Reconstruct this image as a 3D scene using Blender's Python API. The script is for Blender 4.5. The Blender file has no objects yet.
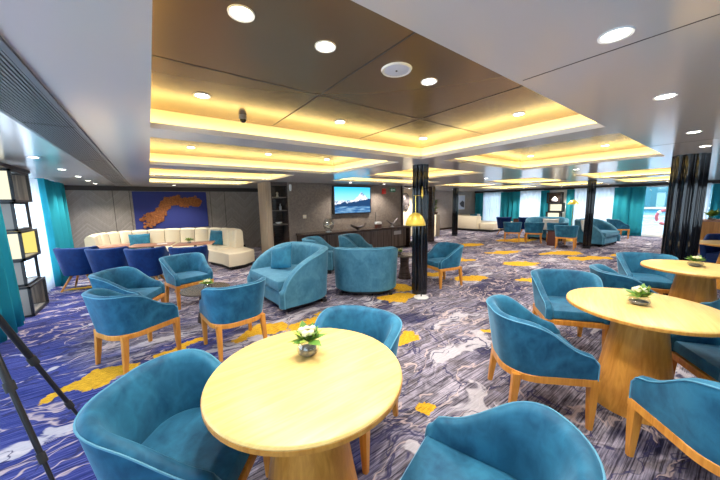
import bpy, bmesh, math, random
from mathutils import Vector, Matrix
random.seed(7)
S = bpy.context.scene
COL = S.collection
PI = math.pi

# ------------------------------------------------------------------ camera, world, exposure
def setup_view():
    f, yaw, pitch, roll = 282.7, 0.63534, 0.12928, -0.01715
    fwd = Vector((math.sin(yaw) * math.cos(pitch), math.cos(yaw) * math.cos(pitch), -math.sin(pitch)))
    r = Vector((math.cos(yaw), -math.sin(yaw), 0)); u = r.cross(fwd)
    R = r * math.cos(roll) + u * math.sin(roll)
    U = -r * math.sin(roll) + u * math.cos(roll)
    cam = bpy.data.cameras.new('camera'); o = bpy.data.objects.new('camera', cam); COL.objects.link(o)
    m = Matrix((R, U, -fwd)).transposed().to_4x4(); m.translation = Vector((0, 0, 1.5))
    o.matrix_world = m
    cam.sensor_width = 36; cam.lens = 36 * f / 720; cam.clip_start = 0.02; cam.clip_end = 500
    S.camera = o
    w = bpy.data.worlds.new('sky'); S.world = w; w.use_nodes = True
    b = w.node_tree.nodes['Background']
    b.inputs[0].default_value = (0.72, 0.87, 1.0, 1); b.inputs[1].default_value = 4.2
    S.view_settings.view_transform = 'Standard'; S.view_settings.look = 'None'
    S.view_settings.exposure = 0.55; S.view_settings.gamma = 1.0; S.view_settings.use_curve_mapping = False
setup_view()
SPOT_W = 44.0      # each downlight
COVE_E = 13.0      # cove strip emission

# ------------------------------------------------------------------ materials
class NT:
    def __init__(s, name):
        s.m = bpy.data.materials.new(name); s.m.use_nodes = True
        s.t = s.m.node_tree; s.t.nodes.clear()
        s.out = s.t.nodes.new('ShaderNodeOutputMaterial')
    def n(s, typ, ins=None, **kw):
        nd = s.t.nodes.new(typ)
        for k, v in kw.items(): setattr(nd, k, v)
        for k, v in (ins or {}).items(): s.set(nd.inputs[k], v)
        return nd
    def set(s, sock, v):
        if isinstance(v, bpy.types.NodeSocket): s.t.links.new(v, sock)
        elif isinstance(v, tuple) and len(v) == 3 and sock.type == 'RGBA': sock.default_value = (*v, 1)
        else: sock.default_value = v
    def math(s, op, a, b=0.0, c=None, clamp=False):
        nd = s.n('ShaderNodeMath', operation=op, use_clamp=clamp)
        s.set(nd.inputs[0], a); s.set(nd.inputs[1], b)
        if c is not None: s.set(nd.inputs[2], c)
        return nd.outputs[0]
    def mix(s, fac, a, b, blend='MIX'):
        nd = s.n('ShaderNodeMix', data_type='RGBA', blend_type=blend)
        s.set(nd.inputs[0], fac); s.set(nd.inputs[6], a); s.set(nd.inputs[7], b)
        return nd.outputs[2]
    def ramp(s, fac, stops, interp='LINEAR'):
        nd = s.n('ShaderNodeValToRGB'); cr = nd.color_ramp; cr.interpolation = interp
        while len(cr.elements) < len(stops): cr.elements.new(0.5)
        for e, (p, c) in zip(cr.elements, stops):
            e.position = p; e.color = (*c, 1) if len(c) == 3 else c
        s.set(nd.inputs[0], fac); return nd.outputs[0]
    def coord(s, scale=(1, 1, 1), rot=(0, 0, 0), loc=(0, 0, 0)):
        tc = s.n('ShaderNodeTexCoord')
        mp = s.n('ShaderNodeMapping', {0: tc.outputs['Object'], 1: loc, 2: rot, 3: scale})
        return mp.outputs[0]
    def noise(s, vec, scale=5, detail=3, rough=.5, dist=0.0, out='Fac'):
        nd = s.n('ShaderNodeTexNoise', {'Vector': vec, 'Scale': scale, 'Detail': detail, 'Roughness': rough, 'Distortion': dist})
        return nd.outputs[out]
    def bsdf(s, **ins):
        b = s.n('ShaderNodeBsdfPrincipled', {k.replace('_', ' '): v for k, v in ins.items()})
        s.t.links.new(b.outputs[0], s.out.inputs[0]); return b
    def bump(s, b, h, strength=.3, dist=.01):
        bp = s.n('ShaderNodeBump', {'Strength': strength, 'Distance': dist, 'Height': h})
        s.t.links.new(bp.outputs[0], b.inputs['Normal'])

def plain(name, c, rough=.5, metal=0.0, **kw):
    t = NT(name); t.bsdf(Base_Color=c, Roughness=rough, Metallic=metal, **kw); return t.m

def velvet(name, dark, light, sheen=.5):
    t = NT(name)
    n1 = t.noise(t.coord((1, 1, 1)), 5.5, 3, .55, .6)
    n2 = t.noise(t.coord((1, 1, .6)), 19, 3, .6, .8)
    f = t.math('ADD', t.math('MULTIPLY', n1, .7), t.math('MULTIPLY', n2, .3))
    c = t.ramp(f, [(.33, dark), (.5, tuple((a + b) / 2 for a, b in zip(dark, light))), (.66, light)])
    b = t.bsdf(Base_Color=c, Roughness=.62)
    b.inputs['Sheen Weight'].default_value = sheen; b.inputs['Sheen Roughness'].default_value = .35
    b.inputs['Sheen Tint'].default_value = (.40, .72, .95, 1)
    b.inputs['Specular IOR Level'].default_value = .25
    t.bump(b, t.noise(t.coord((1, 1, 1)), 240, 2), .12, .002)
    return t.m

def wood(name, c1, c2, scale=(1, 14, 14), rough=.35, contrast=(.35, .65)):
    t = NT(name)
    v = t.coord(scale)
    n = t.noise(v, 2.4, 5, .6, 1.1)
    c = t.ramp(n, [(contrast[0], c1), (contrast[1], c2)])
    b = t.bsdf(Base_Color=c, Roughness=rough)
    return t.m

def emis(name, c, e):
    t = NT(name)
    em = t.n('ShaderNodeEmission', {0: c, 1: e}); t.t.links.new(em.outputs[0], t.out.inputs[0]); return t.m

def glass(name, tint=(1, 1, 1), gloss=.1, rough=.02):
    t = NT(name)
    a = t.n('ShaderNodeBsdfTransparent', {0: tint}); g = t.n('ShaderNodeBsdfGlossy', {'Roughness': rough})
    m = t.n('ShaderNodeMixShader', {0: gloss, 1: a.outputs[0], 2: g.outputs[0]})
    t.t.links.new(m.outputs[0], t.out.inputs[0]); return t.m

def cloth_translucent(name, c, trans=.6, see=0.0):
    t = NT(name)
    d = t.n('ShaderNodeBsdfDiffuse', {0: c}); tr = t.n('ShaderNodeBsdfTranslucent', {0: c})
    m = t.n('ShaderNodeMixShader', {0: trans, 1: d.outputs[0], 2: tr.outputs[0]})
    if see:
        tp = t.n('ShaderNodeBsdfTransparent')
        m = t.n('ShaderNodeMixShader', {0: see, 1: m.outputs[0], 2: tp.outputs[0]})
    t.t.links.new(m.outputs[0], t.out.inputs[0]); return t.m

def carpet():
    t = NT('carpet')
    pos = t.coord()
    warp = t.n('ShaderNodeVectorMath', {0: t.noise(pos, 1.1, 4, .6, 0, 'Color'), 1: (.5, .5, .5)}, operation='SUBTRACT').outputs[0]
    wv = t.n('ShaderNodeVectorMath', {0: warp, 1: (.75, .75, 0)}, operation='MULTIPLY').outputs[0]
    p2 = t.n('ShaderNodeVectorMath', {0: pos, 1: wv}, operation='ADD').outputs[0]
    def mp(v, scale, loc=(0, 0, 0), rot=(0, 0, 0)):
        return t.n('ShaderNodeMapping', {0: v, 1: loc, 2: rot, 3: scale}).outputs[0]
    big = t.noise(mp(p2, (.7, 1.5, 1), rot=(0, 0, .15)), 1.5, 5, .55, .15)
    streak = t.noise(mp(pos, (.9, 34, 1), rot=(0, 0, .12)), 2.4, 4, .72)
    fine = t.noise(mp(pos, (6, 60, 1), rot=(0, 0, .12)), 3.0, 2, .7)
    base = t.ramp(big, [(.30, (.04, .04, .075)), (.40, (.11, .10, .125)), (.445, (.27, .25, .285)), (.495, (.165, .145, .145)),
                        (.535, (.34, .31, .335)), (.59, (.15, .135, .145)), (.66, (.44, .405, .42))])
    dark = t.ramp(streak, [(.40, (.20, .19, .22)), (.49, (.80, .80, .80)), (.60, (1.35, 1.32, 1.3))])
    # large blue sweep on the window side
    sp = t.n('ShaderNodeSeparateXYZ', {0: pos})
    X, Y = sp.outputs[0], sp.outputs[1]
    bm = t.noise(mp(p2, (.5, 1.1, 1), loc=(3.1, 7.7, 0)), 1.2, 4, .6)
    left = t.math('MULTIPLY_ADD', X, -.15, .085)
    left = t.math('SUBTRACT', left, t.math('MULTIPLY', t.math('MAXIMUM', t.math('SUBTRACT', Y, 3.0), 0.0), .055))
    blue = t.ramp(t.math('ADD', bm, t.math('MAXIMUM', left, -.085)), [(.46, (0, 0, 0)), (.56, (1, 1, 1))])
    bcol = t.ramp(streak, [(.36, (.010, .016, .085)), (.5, (.030, .042, .195)), (.66, (.12, .125, .34))])
    inner = t.ramp(t.math('MULTIPLY_ADD', X, .25, .1), [(.2, (0,) * 3), (.5, (1,) * 3)])
    bcol = t.mix(inner, bcol, t.ramp(streak, [(.38, (.008, .009, .025)), (.5, (.035, .034, .075)), (.66, (.16, .15, .22))]))
    c = t.mix(1.0, t.mix(1.0, base, (.93, .94, 1.10), 'MULTIPLY'), dark, 'MULTIPLY')
    c = t.mix(blue, c, bcol)
    # pale wisps and pinkish veins
    wis = t.noise(mp(p2, (.8, 2.0, 1), loc=(9, 2, 0)), 1.3, 4, .55, .5)
    vein = t.math('ABSOLUTE', t.math('SUBTRACT', wis, .5))
    c = t.mix(t.ramp(vein, [(.003, (.7,) * 3), (.014, (0,) * 3)]), c, (.58, .46, .44))
    wis2 = t.noise(mp(p2, (.7, 1.8, 1), loc=(1, 12, 0)), 1.5, 5, .58, .3)
    c = t.mix(t.ramp(wis2, [(.59, (0,) * 3), (.615, (.8,) * 3)]), c, (.50, .475, .52))
    vein2 = t.math('ABSOLUTE', t.math('SUBTRACT', t.noise(mp(p2, (.9, 1.9, 1), loc=(4, 5, 0)), 1.6, 4, .55, .4), .5))
    c = t.mix(t.ramp(vein2, [(.003, (.9,) * 3), (.016, (0,) * 3)]), c, (.03, .03, .09))
    # mustard islands woven into the pattern
    isl = [(-.50, 3.26, .36, .13, .35), (.18, 3.42, .26, .09, .3), (.95, 3.34, .42, .17, .1), (1.5, 3.2, .3, .12, .1), (3.05, 3.2, .36, .2, -.5), (3.5, 3.5, .3, .2, -.5),
           (2.16, 2.13, .2, .11, .2), (1.47, 1.2, .08, .07, 0), (4.95, 3.1, .42, .17, -.5), (4.6, 3.75, .35, .16, -.4),
           (7.0, 3.05, .5, .26, -.5), (3.1, 1.6, .24, .06, -.4), (5.7, 2.2, .36, .2, -.4), (11.2, 5.0, .9, .45, -.4),
           (9.0, 2.25, .6, .25, -.5), (10.3, 1.7, .6, .25, -.5), (9.0, 1.05, .5, .2, -.4), (8.7, 5.7, .7, .35, -.5), (9.3, 2.95, .6, .25, -.5),
           (-1.2, 7.3, .22, .12, 0), (6.2, 4.3, .5, .2, -.4), (8.2, 4.1, .6, .25, -.5), (.1, 2.0, .2, .09, .3), (7.4, 1.4, .35, .15, -.3), (12.6, 3.6, .8, .3, -.5)]
    wn = t.n('ShaderNodeVectorMath', {0: t.noise(pos, 5.5, 4, .65, 0, 'Color'), 1: (.5, .5, .5)}, operation='SUBTRACT').outputs[0]
    wn = t.n('ShaderNodeVectorMath', {0: wn, 1: (.34, .34, 0)}, operation='MULTIPLY').outputs[0]
    wl = t.n('ShaderNodeVectorMath', {0: t.noise(pos, 1.9, 2, .5, 0, 'Color'), 1: (.5, .5, .5)}, operation='SUBTRACT').outputs[0]
    wl = t.n('ShaderNodeVectorMath', {0: wl, 1: (.75, .5, 0)}, operation='MULTIPLY').outputs[0]
    p3 = t.n('ShaderNodeVectorMath', {0: pos, 1: wn}, operation='ADD').outputs[0]
    p3 = t.n('ShaderNodeVectorMath', {0: p3, 1: wl}, operation='ADD').outputs[0]
    acc = None
    for x, y, a, b, r in isl:
        q = t.n('ShaderNodeVectorMath', {0: p3, 1: (x, y, 0)}, operation='SUBTRACT').outputs[0]
        q = t.n('ShaderNodeMapping', {0: q, 2: (0, 0, -r)}, vector_type='POINT').outputs[0]
        q = t.n('ShaderNodeVectorMath', {0: q, 1: (1 / a, 1 / b, 0)}, operation='MULTIPLY').outputs[0]
        d = t.n('ShaderNodeVectorMath', {0: q}, operation='LENGTH').outputs['Value']
        acc = d if acc is None else t.math('MINIMUM', acc, d)
    mus = t.ramp(acc, [(.92, (1,) * 3), (1.0, (0,) * 3)])
    mcol = t.ramp(fine, [(.35, (.40, .20, .015)), (.6, (.72, .42, .03))])
    c = t.mix(mus, c, mcol)
    c = t.mix(.35, c, t.mix(1.0, c, t.ramp(fine, [(.3, (.55,) * 3), (.7, (1.35,) * 3)]), 'MULTIPLY'))
    b = t.bsdf(Base_Color=c, Roughness=.95)
    b.inputs['Specular IOR Level'].default_value = .1
    t.bump(b, t.noise(pos, 180, 2), .35, .004)
    return t.m

def herring(name, c1, c2, scale=5.0):
    # chevron-laid timber veneer: stripes whose slope flips from column to column
    t = NT(name)
    tc = t.coord()
    sp = t.n('ShaderNodeSeparateXYZ', {0: tc})
    u = t.math('ADD', sp.outputs[0], sp.outputs[1]); z = sp.outputs[2]
    tri = t.math('PINGPONG', u, .45)
    st = t.math('ADD', z, tri)
    w = t.math('FRACT', t.math('MULTIPLY', st, scale * 2))
    line = t.ramp(w, [(.04, (.72,) * 3), (.14, (1,) * 3)])
    cell = t.n('ShaderNodeTexWhiteNoise', {'W': t.math('FLOOR', t.math('MULTIPLY', st, scale * 2))}, noise_dimensions='1D').outputs[0]
    n = t.noise(t.coord((8, 8, 2)), 3, 4, .6)
    f = t.math('ADD', t.math('MULTIPLY', cell, .35), t.math('MULTIPLY', n, .65))
    c = t.mix(1.0, t.ramp(f, [(.25, c1), (.7, c2)]), line, 'MULTIPLY')
    t.bsdf(Base_Color=c, Roughness=.5)
    return t.m

def damask(name, c1, c2):
    t = NT(name)
    n = t.noise(t.coord((1, 1, 1.2)), 9, 4, .65, 1.6)
    n2 = t.noise(t.coord((40, 40, 1)), 4, 2)
    c = t.ramp(t.math('ADD', t.math('MULTIPLY', n, .75), t.math('MULTIPLY', n2, .25)), [(.4, c1), (.6, c2)])
    t.bsdf(Base_Color=c, Roughness=.55)
    return t.m

def panel_metal(name, c, rough, metal):
    t = NT(name)
    n = t.noise(t.coord((1, 1, 1)), .6, 1)
    b = t.bsdf(Base_Color=t.ramp(n, [(.3, tuple(x * .96 for x in c)), (.7, c)]), Metallic=metal, Roughness=rough)
    return t.m

M = {}
M['teal'] = velvet('teal velvet', (.005, .062, .130), (.026, .175, .295), .65)
M['teal2'] = velvet('soft teal velvet', (.030, .140, .225), (.080, .250, .360), .5)
M['navy'] = velvet('navy velvet', (.001, .016, .10), (.003, .038, .175), .03)
M['pillow'] = velvet('peacock velvet', (.008, .095, .18), (.03, .20, .31), .3)
M['piping'] = plain('pale piping', (.09, .29, .42), .7)
M['cream'] = plain('cream leather', (.76, .67, .50), .45)
M['oak'] = wood('orange oak', (.52, .19, .024), (.70, .31, .05), (14, 14, 1), .35)
M['top'] = wood('pale oak top', (.70, .45, .13), (.80, .59, .23), (1.2, 16, 16), .4, (.3, .7))
M['cone'] = wood('golden veneer', (.50, .195, .024), (.68, .32, .055), (10, 10, .8), .32)
M['darkwood'] = wood('dark walnut', (.030, .020, .017), (.075, .050, .040), (2, 2, 14), .25)
M['stripewood'] = wood('striped walnut', (.05, .035, .03), (.19, .145, .115), (9, 9, .3), .3)
M['smoketop'] = plain('smoked brown top', (.10, .085, .07), .16)
M['blackgloss'] = plain('polished black', (.004, .005, .008), .06, 0.0)
M['black'] = plain('black plastic', (.012, .012, .014), .4)
M['blackfoot'] = plain('black plinth', (.010, .010, .012), .5)
M['lowceil'] = panel_metal('satin grey ceiling panel', (.70, .665, .645), .17, .12)
M['upceil'] = panel_metal('bronze ceiling panel', (.255, .165, .095), .24, .5)
M['covewhite'] = plain('cove white', (.85, .78, .55), .6)
M['seam'] = plain('dark seam', (.05, .04, .035), .6)
M['led'] = emis('warm led strip', (1.0, .77, .29), COVE_E)
M['lamp'] = emis('downlight lens', (1.0, .93, .82), 14)
M['trimwhite'] = plain('white trim', (.75, .75, .74), .35)
M['white'] = plain('white paint', (.82, .82, .80), .5)
M['grille'] = plain('grey grille', (.22, .22, .23), .4, .5)
M['artwall'] = herring('grey timber veneer', (.27, .24, .215), (.36, .325, .295), 9)
M['tvwall'] = damask('taupe wallpaper', (.155, .125, .105), (.235, .195, .165))
M['paletimber'] = wood('pale timber', (.30, .22, .15), (.42, .33, .23), (9, 9, .5), .5)
M['creamwall'] = plain('cream wall', (.78, .68, .50), .6)
M['grywall'] = damask('grey panel wall', (.28, .24, .215), (.36, .315, .285))
M['bluewall'] = plain('slate blue wall', (.16, .17, .34), .6)
M['curtain'] = cloth_translucent('teal curtain', (.035, .36, .45), .3)
M['sheer'] = cloth_translucent('white sheer', (.90, .93, .97), .6, .12)
M['glass'] = glass('window glass', (.95, .98, 1), .08)
M['vase'] = glass('vase glass', (.80, .83, .82), .14)
M['leaf'] = plain('leaf green', (.10, .24, .03), .5)
M['leafl'] = plain('light leaf', (.30, .42, .06), .5)
M['flower'] = plain('cream petals', (.80, .74, .45), .6)
M['gold'] = plain('brass', (.85, .60, .12), .22, 1.0)
M['goldshade'] = NT('glowing gold shade').m
def _gs():
    t = NT('gold shade'); b = t.bsdf(Base_Color=(.80, .56, .10), Roughness=.3, Metallic=.6)
    b.inputs['Emission Color'].default_value = (1, .72, .10, 1); b.inputs['Emission Strength'].default_value = .2
    return t.m
M['goldshade'] = _gs()
M['artblue'] = plain('ultramarine felt', (.03, .045, .24), .8)
def _cu():
    t = NT('copper relief'); n = t.noise(t.coord(), 30, 3)
    t.bsdf(Base_Color=t.ramp(n, [(.3, (.22, .07, .02)), (.7, (.52, .20, .06))]), Roughness=.45, Metallic=.35); return t.m
M['copper'] = _cu()
M['steel'] = plain('brushed steel', (.5, .5, .5), .3, 1.0)
M['red'] = plain('red plastic', (.55, .03, .02), .4)
M['green'] = emis('green sign', (.05, .22, .12), .3)
M['greypanel'] = plain('taupe panel', (.21, .185, .165), .5)
M['backlit'] = emis('backlit panel', (1.0, .93, .68), .8)
M['backlity'] = emis('amber backlit panel', (1.0, .80, .22), .75)
M['paper'] = plain('paper', (.85, .85, .82), .6)
M['tabwood'] = wood('red brown wood', (.28, .13, .08), (.42, .22, .14), (1, 12, 12), .35)
M['brown'] = plain('mahogany', (.10, .03, .02), .3)
M['picture'] = plain('pale print', (.62, .66, .78), .5)
M['printdark'] = plain('dark print', (.05, .06, .09), .5)
M['wreath'] = plain('grey bronze', (.14, .12, .12), .4, .6)
M['sea'] = None
M['rubber'] = plain('rubber', (.02, .02, .02), .7)
M['lifering'] = plain('faded red ring', (.55, .12, .14), .6)
M['carpet'] = carpet()

# ------------------------------------------------------------------ mesh helpers
def box(bm, x0, x1, y0, y1, z0, z1, bev=0.0):
    r = bmesh.ops.create_cube(bm, size=1.0)
    vs = r['verts']
    for v in vs:
        v.co = Vector(((x0 + x1) / 2 + v.co.x * (x1 - x0), (y0 + y1) / 2 + v.co.y * (y1 - y0), (z0 + z1) / 2 + v.co.z * (z1 - z0)))
    if bev:
        es = list({e for v in vs for e in v.link_edges})
        bmesh.ops.bevel(bm, geom=es, offset=bev, segments=2, affect='EDGES', profile=.6)
    return bm

def loft(bm, rings, cap=True):
    vr = [[bm.verts.new(p) for p in ring] for ring in rings]
    n = len(rings[0])
    for a, b in zip(vr, vr[1:]):
        for i in range(n):
            j = (i + 1) % n
            bm.faces.new((a[i], a[j], b[j], b[i]))
    if cap:
        bm.faces.new(list(reversed(vr[0]))); bm.faces.new(vr[-1])
    return vr

def lathe(bm, prof, seg=32, c=(0, 0, 0), cap=True):
    rings = [[Vector((c[0] + r * math.cos(2 * PI * i / seg), c[1] + r * math.sin(2 * PI * i / seg), c[2] + z)) for i in range(seg)] for r, z in prof]
    loft(bm, rings, cap); return bm

def tube(bm, pts, r, seg=8, cap=True):
    pts = [Vector(p) for p in pts]; rings = []
    rr = r if isinstance(r, (list, tuple)) else [r] * len(pts)
    for i, p in enumerate(pts):
        d = (pts[min(i + 1, len(pts) - 1)] - pts[max(i - 1, 0)]).normalized()
        a = Vector((0, 0, 1)) if abs(d.z) < .9 else Vector((1, 0, 0))
        s = d.cross(a).normalized(); t = s.cross(d).normalized()
        rings.append([p + (s * math.cos(2 * PI * k / seg) + t * math.sin(2 * PI * k / seg)) * rr[i] for k in range(seg)])
    loft(bm, rings, cap); return bm

def poly_prism(bm, pts, z0, z1, bev=0.0):
    vs = [bm.verts.new((x, y, z0)) for x, y in pts]
    f = bm.faces.new(vs); f.normal_update()
    if f.normal.z > 0: f.normal_flip()
    r = bmesh.ops.extrude_face_region(bm, geom=[f])
    nv = [v for v in r['geom'] if isinstance(v, bmesh.types.BMVert)]
    for v in nv: v.co.z = z1
    if bev:
        es = [e for v in nv for e in v.link_edges if all(w in nv for w in e.verts)]
        bmesh.ops.bevel(bm, geom=list(set(es)), offset=bev, segments=3, affect='EDGES', profile=.6)
    return bm

def obj(name, bm, m, parent=None, smooth=True, sub=0, loc=None):
    me = bpy.data.meshes.new(name)
    bmesh.ops.recalc_face_normals(bm, faces=bm.faces[:])
    bm.to_mesh(me); bm.free()
    me.materials.append(m)
    if smooth:
        for p in me.polygons: p.use_smooth = True
    o = bpy.data.objects.new(name, me); COL.objects.link(o)
    if parent is not None: o.parent = parent
    if loc: o.location = loc
    if sub:
        s = o.modifiers.new('sub', 'SUBSURF'); s.levels = sub; s.render_levels = sub
    elif smooth:
        try:
            me.set_sharp_from_angle(angle=math.radians(38))
        except Exception: pass
    return o

def tag(o, label, cat, group=None):
    o['label'] = label; o['category'] = cat
    if group: o['group'] = group
    return o

def thing(name, label, cat, loc=(0, 0, 0), rz=0.0, group=None):
    o = bpy.data.objects.new(name, None); COL.objects.link(o)
    o.empty_display_size = .1
    o.location = loc; o.rotation_euler = (0, 0, rz)
    return tag(o, label, cat, group)

def struct(name, bm, m, smooth=False):
    o = obj(name, bm, m, None, smooth); o['kind'] = 'structure'; return o

def dup(root, loc, rz, label, group=None):
    r = root.copy(); COL.objects.link(r); r.location = loc; r.rotation_euler = (0, 0, rz)
    r['label'] = label
    if group: r['group'] = group
    for ch in list(root.children):
        c = ch.copy(); COL.objects.link(c); c.parent = r
        for g in list(ch.children):
            d = g.copy(); COL.objects.link(d); d.parent = c
    return r

def B(): return bmesh.new()
def face(fx, fy): return math.atan2(-fx, fy)      # local +Y looks along (fx, fy)

# ------------------------------------------------------------------ setting
ZL, ZU = 2.08, 2.25
XL, XR, YB, YA = -1.85, 15.7, -4.0, 10.37
struct('floor', box(B(), XL - .3, XR + .3, YB, YA + .4, -.1, 0), M['carpet'])
RECESS = {'front_centre': (.06, 3.03, .73, 2.68), 'centre_back': (.06, 2.96, 3.02, 4.92), 'inner': (.06, 2.39, 5.39, 6.95), 'rear': (.06, 2.2, 7.36, 8.8),
          'front_right': (3.4, 5.85, .72, 2.6), 'right_back': (3.75, 5.65, 3.25, 4.9), 'bar': (3.75, 6.9, 5.35, 6.3),
          'far_front': (8.1, 10.6, .9, 2.5), 'far_middle': (8.1, 10.6, 3.3, 4.8), 'far_back': (8.1, 10.6, 5.3, 6.6),
          'window_front': (11.3, 14.2, .9, 2.5), 'window_middle': (11.3, 14.2, 3.1, 4.8), 'window_back': (11.3, 14.2, 5.3, 7.2)}
def low_ceiling():
    bm = B()
    xs = sorted({XL - .3, XR + .3} | {v for r in RECESS.values() for v in r[:2]})
    ys = sorted({YB, YA + .4} | {v for r in RECESS.values() for v in r[2:]})
    vc = {}
    solid = {}
    for i in range(len(xs) - 1):
        for j in range(len(ys) - 1):
            cx, cy = (xs[i] + xs[i + 1]) / 2, (ys[j] + ys[j + 1]) / 2
            solid[i, j] = not any(a < cx < b and c < cy < d for a, b, c, d in RECESS.values())
    def v(i, j, z):
        k = (i, j, z)
        if k not in vc: vc[k] = bm.verts.new((xs[i], ys[j], z))
        return vc[k]
    for (i, j), s in solid.items():
        if not s: continue
        for z in (ZL, ZL + .045):
            bm.faces.new((v(i, j, z), v(i + 1, j, z), v(i + 1, j + 1, z), v(i, j + 1, z)))
        for (di, dj, a, b) in ((-1, 0, (i, j), (i, j + 1)), (1, 0, (i + 1, j), (i + 1, j + 1)), (0, -1, (i, j), (i + 1, j)), (0, 1, (i, j + 1), (i + 1, j + 1))):
            if not solid.get((i + di, j + dj), False):
                bm.faces.new((v(*a, ZL), v(*b, ZL), v(*b, ZL + .045), v(*a, ZL + .045)))
    return bm
struct('ceiling', low_ceiling(), M['lowceil'])
COVE_LABEL = {'front_centre': 'warm cove light strip round the largest recess above the round oak table', 'centre_back': 'warm cove light strip round the second recess behind the largest one',
    'inner': 'warm cove light strip round the third recess before the art wall', 'rear': 'warm cove light strip round the recess nearest the blue artwork',
    'front_right': 'warm cove light strip round the recess to the right of the slim black column', 'right_back': 'warm cove light strip round the small recess behind the slim black column',
    'bar': 'warm cove light strip round the recess in front of the television wall', 'far_front': 'warm cove light strip round the recess before the wide black column',
    'far_middle': 'warm cove light strip round the recess over the far lounge chairs', 'far_back': 'warm cove light strip round the recess over the cream corner sofa at right',
    'window_front': 'warm cove light strip round the recess by the clear window', 'window_middle': 'warm cove light strip round the recess by the sheer curtains',
    'window_back': 'warm cove light strip round the recess by the far teal curtains'}
def recess(key, r):
    x0, x1, y0, y1 = r; c = .11
    bm = B()
    box(bm, x0 - c, x1 + c, y0 - c, y1 + c, ZU, ZU + .03)
    struct('ceiling_' + key, bm, M['upceil'])
    bm = B(); w = .02; z0, z1 = ZL + .045, ZU
    box(bm, x0 - c - w, x0 - c, y0 - c - w, y1 + c + w, z0, z1); box(bm, x1 + c, x1 + c + w, y0 - c - w, y1 + c + w, z0, z1)
    box(bm, x0 - c, x1 + c, y0 - c - w, y0 - c, z0, z1); box(bm, x0 - c, x1 + c, y1 + c, y1 + c + w, z0, z1)
    struct('trim_cove_' + key, bm, M['covewhite'])
    bm = B(); a, b = .085, .055; zz = z0 + .006
    box(bm, x0 - a, x0 - b, y0 - b, y1 + b, z0, zz); box(bm, x1 + b, x1 + a, y0 - b, y1 + b, z0, zz)
    box(bm, x0 - a, x1 + a, y0 - a, y0 - b, z0, zz); box(bm, x0 - a, x1 + a, y1 + b, y1 + a, z0, zz)
    tag(obj('cove_light', bm, M['led'], None, False), COVE_LABEL[key], 'light strip', 'cove light strips')
for k, r in RECESS.items(): recess(k, r)
# thin shadow gaps between ceiling panels
bm = B()
for y in (1.83,): box(bm, .0, 3.1, y - .004, y + .004, ZU - .002, ZU + .001)
for x in (1.02, 2.05): box(bm, x - .004, x + .004, .65, 2.75, ZU - .002, ZU + .001)
struct('trim_panel_gaps', bm, M['seam'])
bm = B()
box(bm, 1.52 - .003, 1.52 + .003, YB, .70, ZL - .001, ZL + .001); box(bm, 4.6 - .003, 4.6 + .003, YB, .70, ZL - .001, ZL + .001)
struct('trim_soffit_gaps', bm, M['seam'])

# window wall at left, with openings
def wall_openings(bm, x0, x1, ya, yb, zt, ops):
    y = ya
    for a, b, z0, z1 in sorted(ops):
        box(bm, x0, x1, y, a, 0, zt)
        if z0 > 0: box(bm, x0, x1, a, b, 0, z0)
        if z1 < zt: box(bm, x0, x1, a, b, z1, zt)
        y = b
    box(bm, x0, x1, y, yb, 0, zt)
    return bm
LOPS = [(-2.6, .4, .3, 1.98), (1.2, 4.6, .3, 1.98), (5.0, 9.0, .05, 2.0)]
struct('wall_left', wall_openings(B(), XL - .15, XL, YB, YA, ZL, LOPS), M['bluewall'])
ROPS = [(-2.0, .9, .05, 1.98), (1.35, 2.55, .05, 1.98), (3.0, 4.75, .05, 1.98), (5.75, 7.15, .05, 1.98), (7.75, 9.05, .05, 1.98)]
struct('wall_right', wall_openings(B(), XR, XR + .15, YB, 9.75, ZL, ROPS), M['white'])
k = 0
for X, ops in ((XL - .08, LOPS), (XR + .08, ROPS)):
    for a, b, z0, z1 in ops:
        k += 1
        bm = B()
        for p in (a, b - .05): box(bm, X - .03, X + .03, p, p + .05, z0, z1)
        box(bm, X - .03, X + .03, a, b, z0, z0 + .05); box(bm, X - .03, X + .03, a, b, z1 - .05, z1)
        if X > 0: box(bm, X - .02, X + .02, a, b, 1.12, 1.16)
        w = struct('window_%d' % k, bm, M['white'])
        bm = B(); box(bm, X - .004, X + .004, a + .05, b - .05, z0 + .05, z1 - .05)
        p = obj('glass_pane', bm, M['glass'], w, False)
# art wall, television wall block with its niche, corridor and far walls
bm = B()
xx = XL - .15
for a, b in ((.2, 1.3), (3.6, 4.7), (7.0, 8.1), (10.4, 11.5), (13.8, 14.9)):
    box(bm, xx, a, YB - .15, YB, 0, ZL); box(bm, a, b, YB - .15, YB, 0, .8); box(bm, a, b, YB - .15, YB, 1.75, ZL); xx = b
box(bm, xx, XR + .15, YB - .15, YB, 0, ZL); struct('wall_front_added', bm, M['grywall'])  # unseen wall added behind the camera to darken and streak the column reflections
bm = B(); box(bm, XL - .15, 6.6, YA, YA + .15, 0, ZL); struct('wall_back', bm, M['artwall'])
bm = B(); box(bm, XL, 4.0, YA - .05, YA, ZL - .12, ZL - .0); struct('trim_cornice', bm, M['seam'])
bm = B()
for x in (-.78, -.42, 1.62, 2.05): box(bm, x - .006, x + .006, YA - .004, YA, 0, ZL - .12)
struct('trim_wall_joints', bm, M['seam'])
bm = B(); box(bm, XL, 2.6, YA - .03, YA, 0, .12); struct('baseboard_back', bm, M['darkwood'])
bm = B(); box(bm, 2.38, 2.52, 7.2, 7.8, 0, ZL); struct('wall_niche_return', bm, M['paletimber'])
bm = B(); box(bm, 2.96, 7.12, 7.2, 7.8, 0, ZL); struct('wall_television', bm, M['tvwall'])
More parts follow.
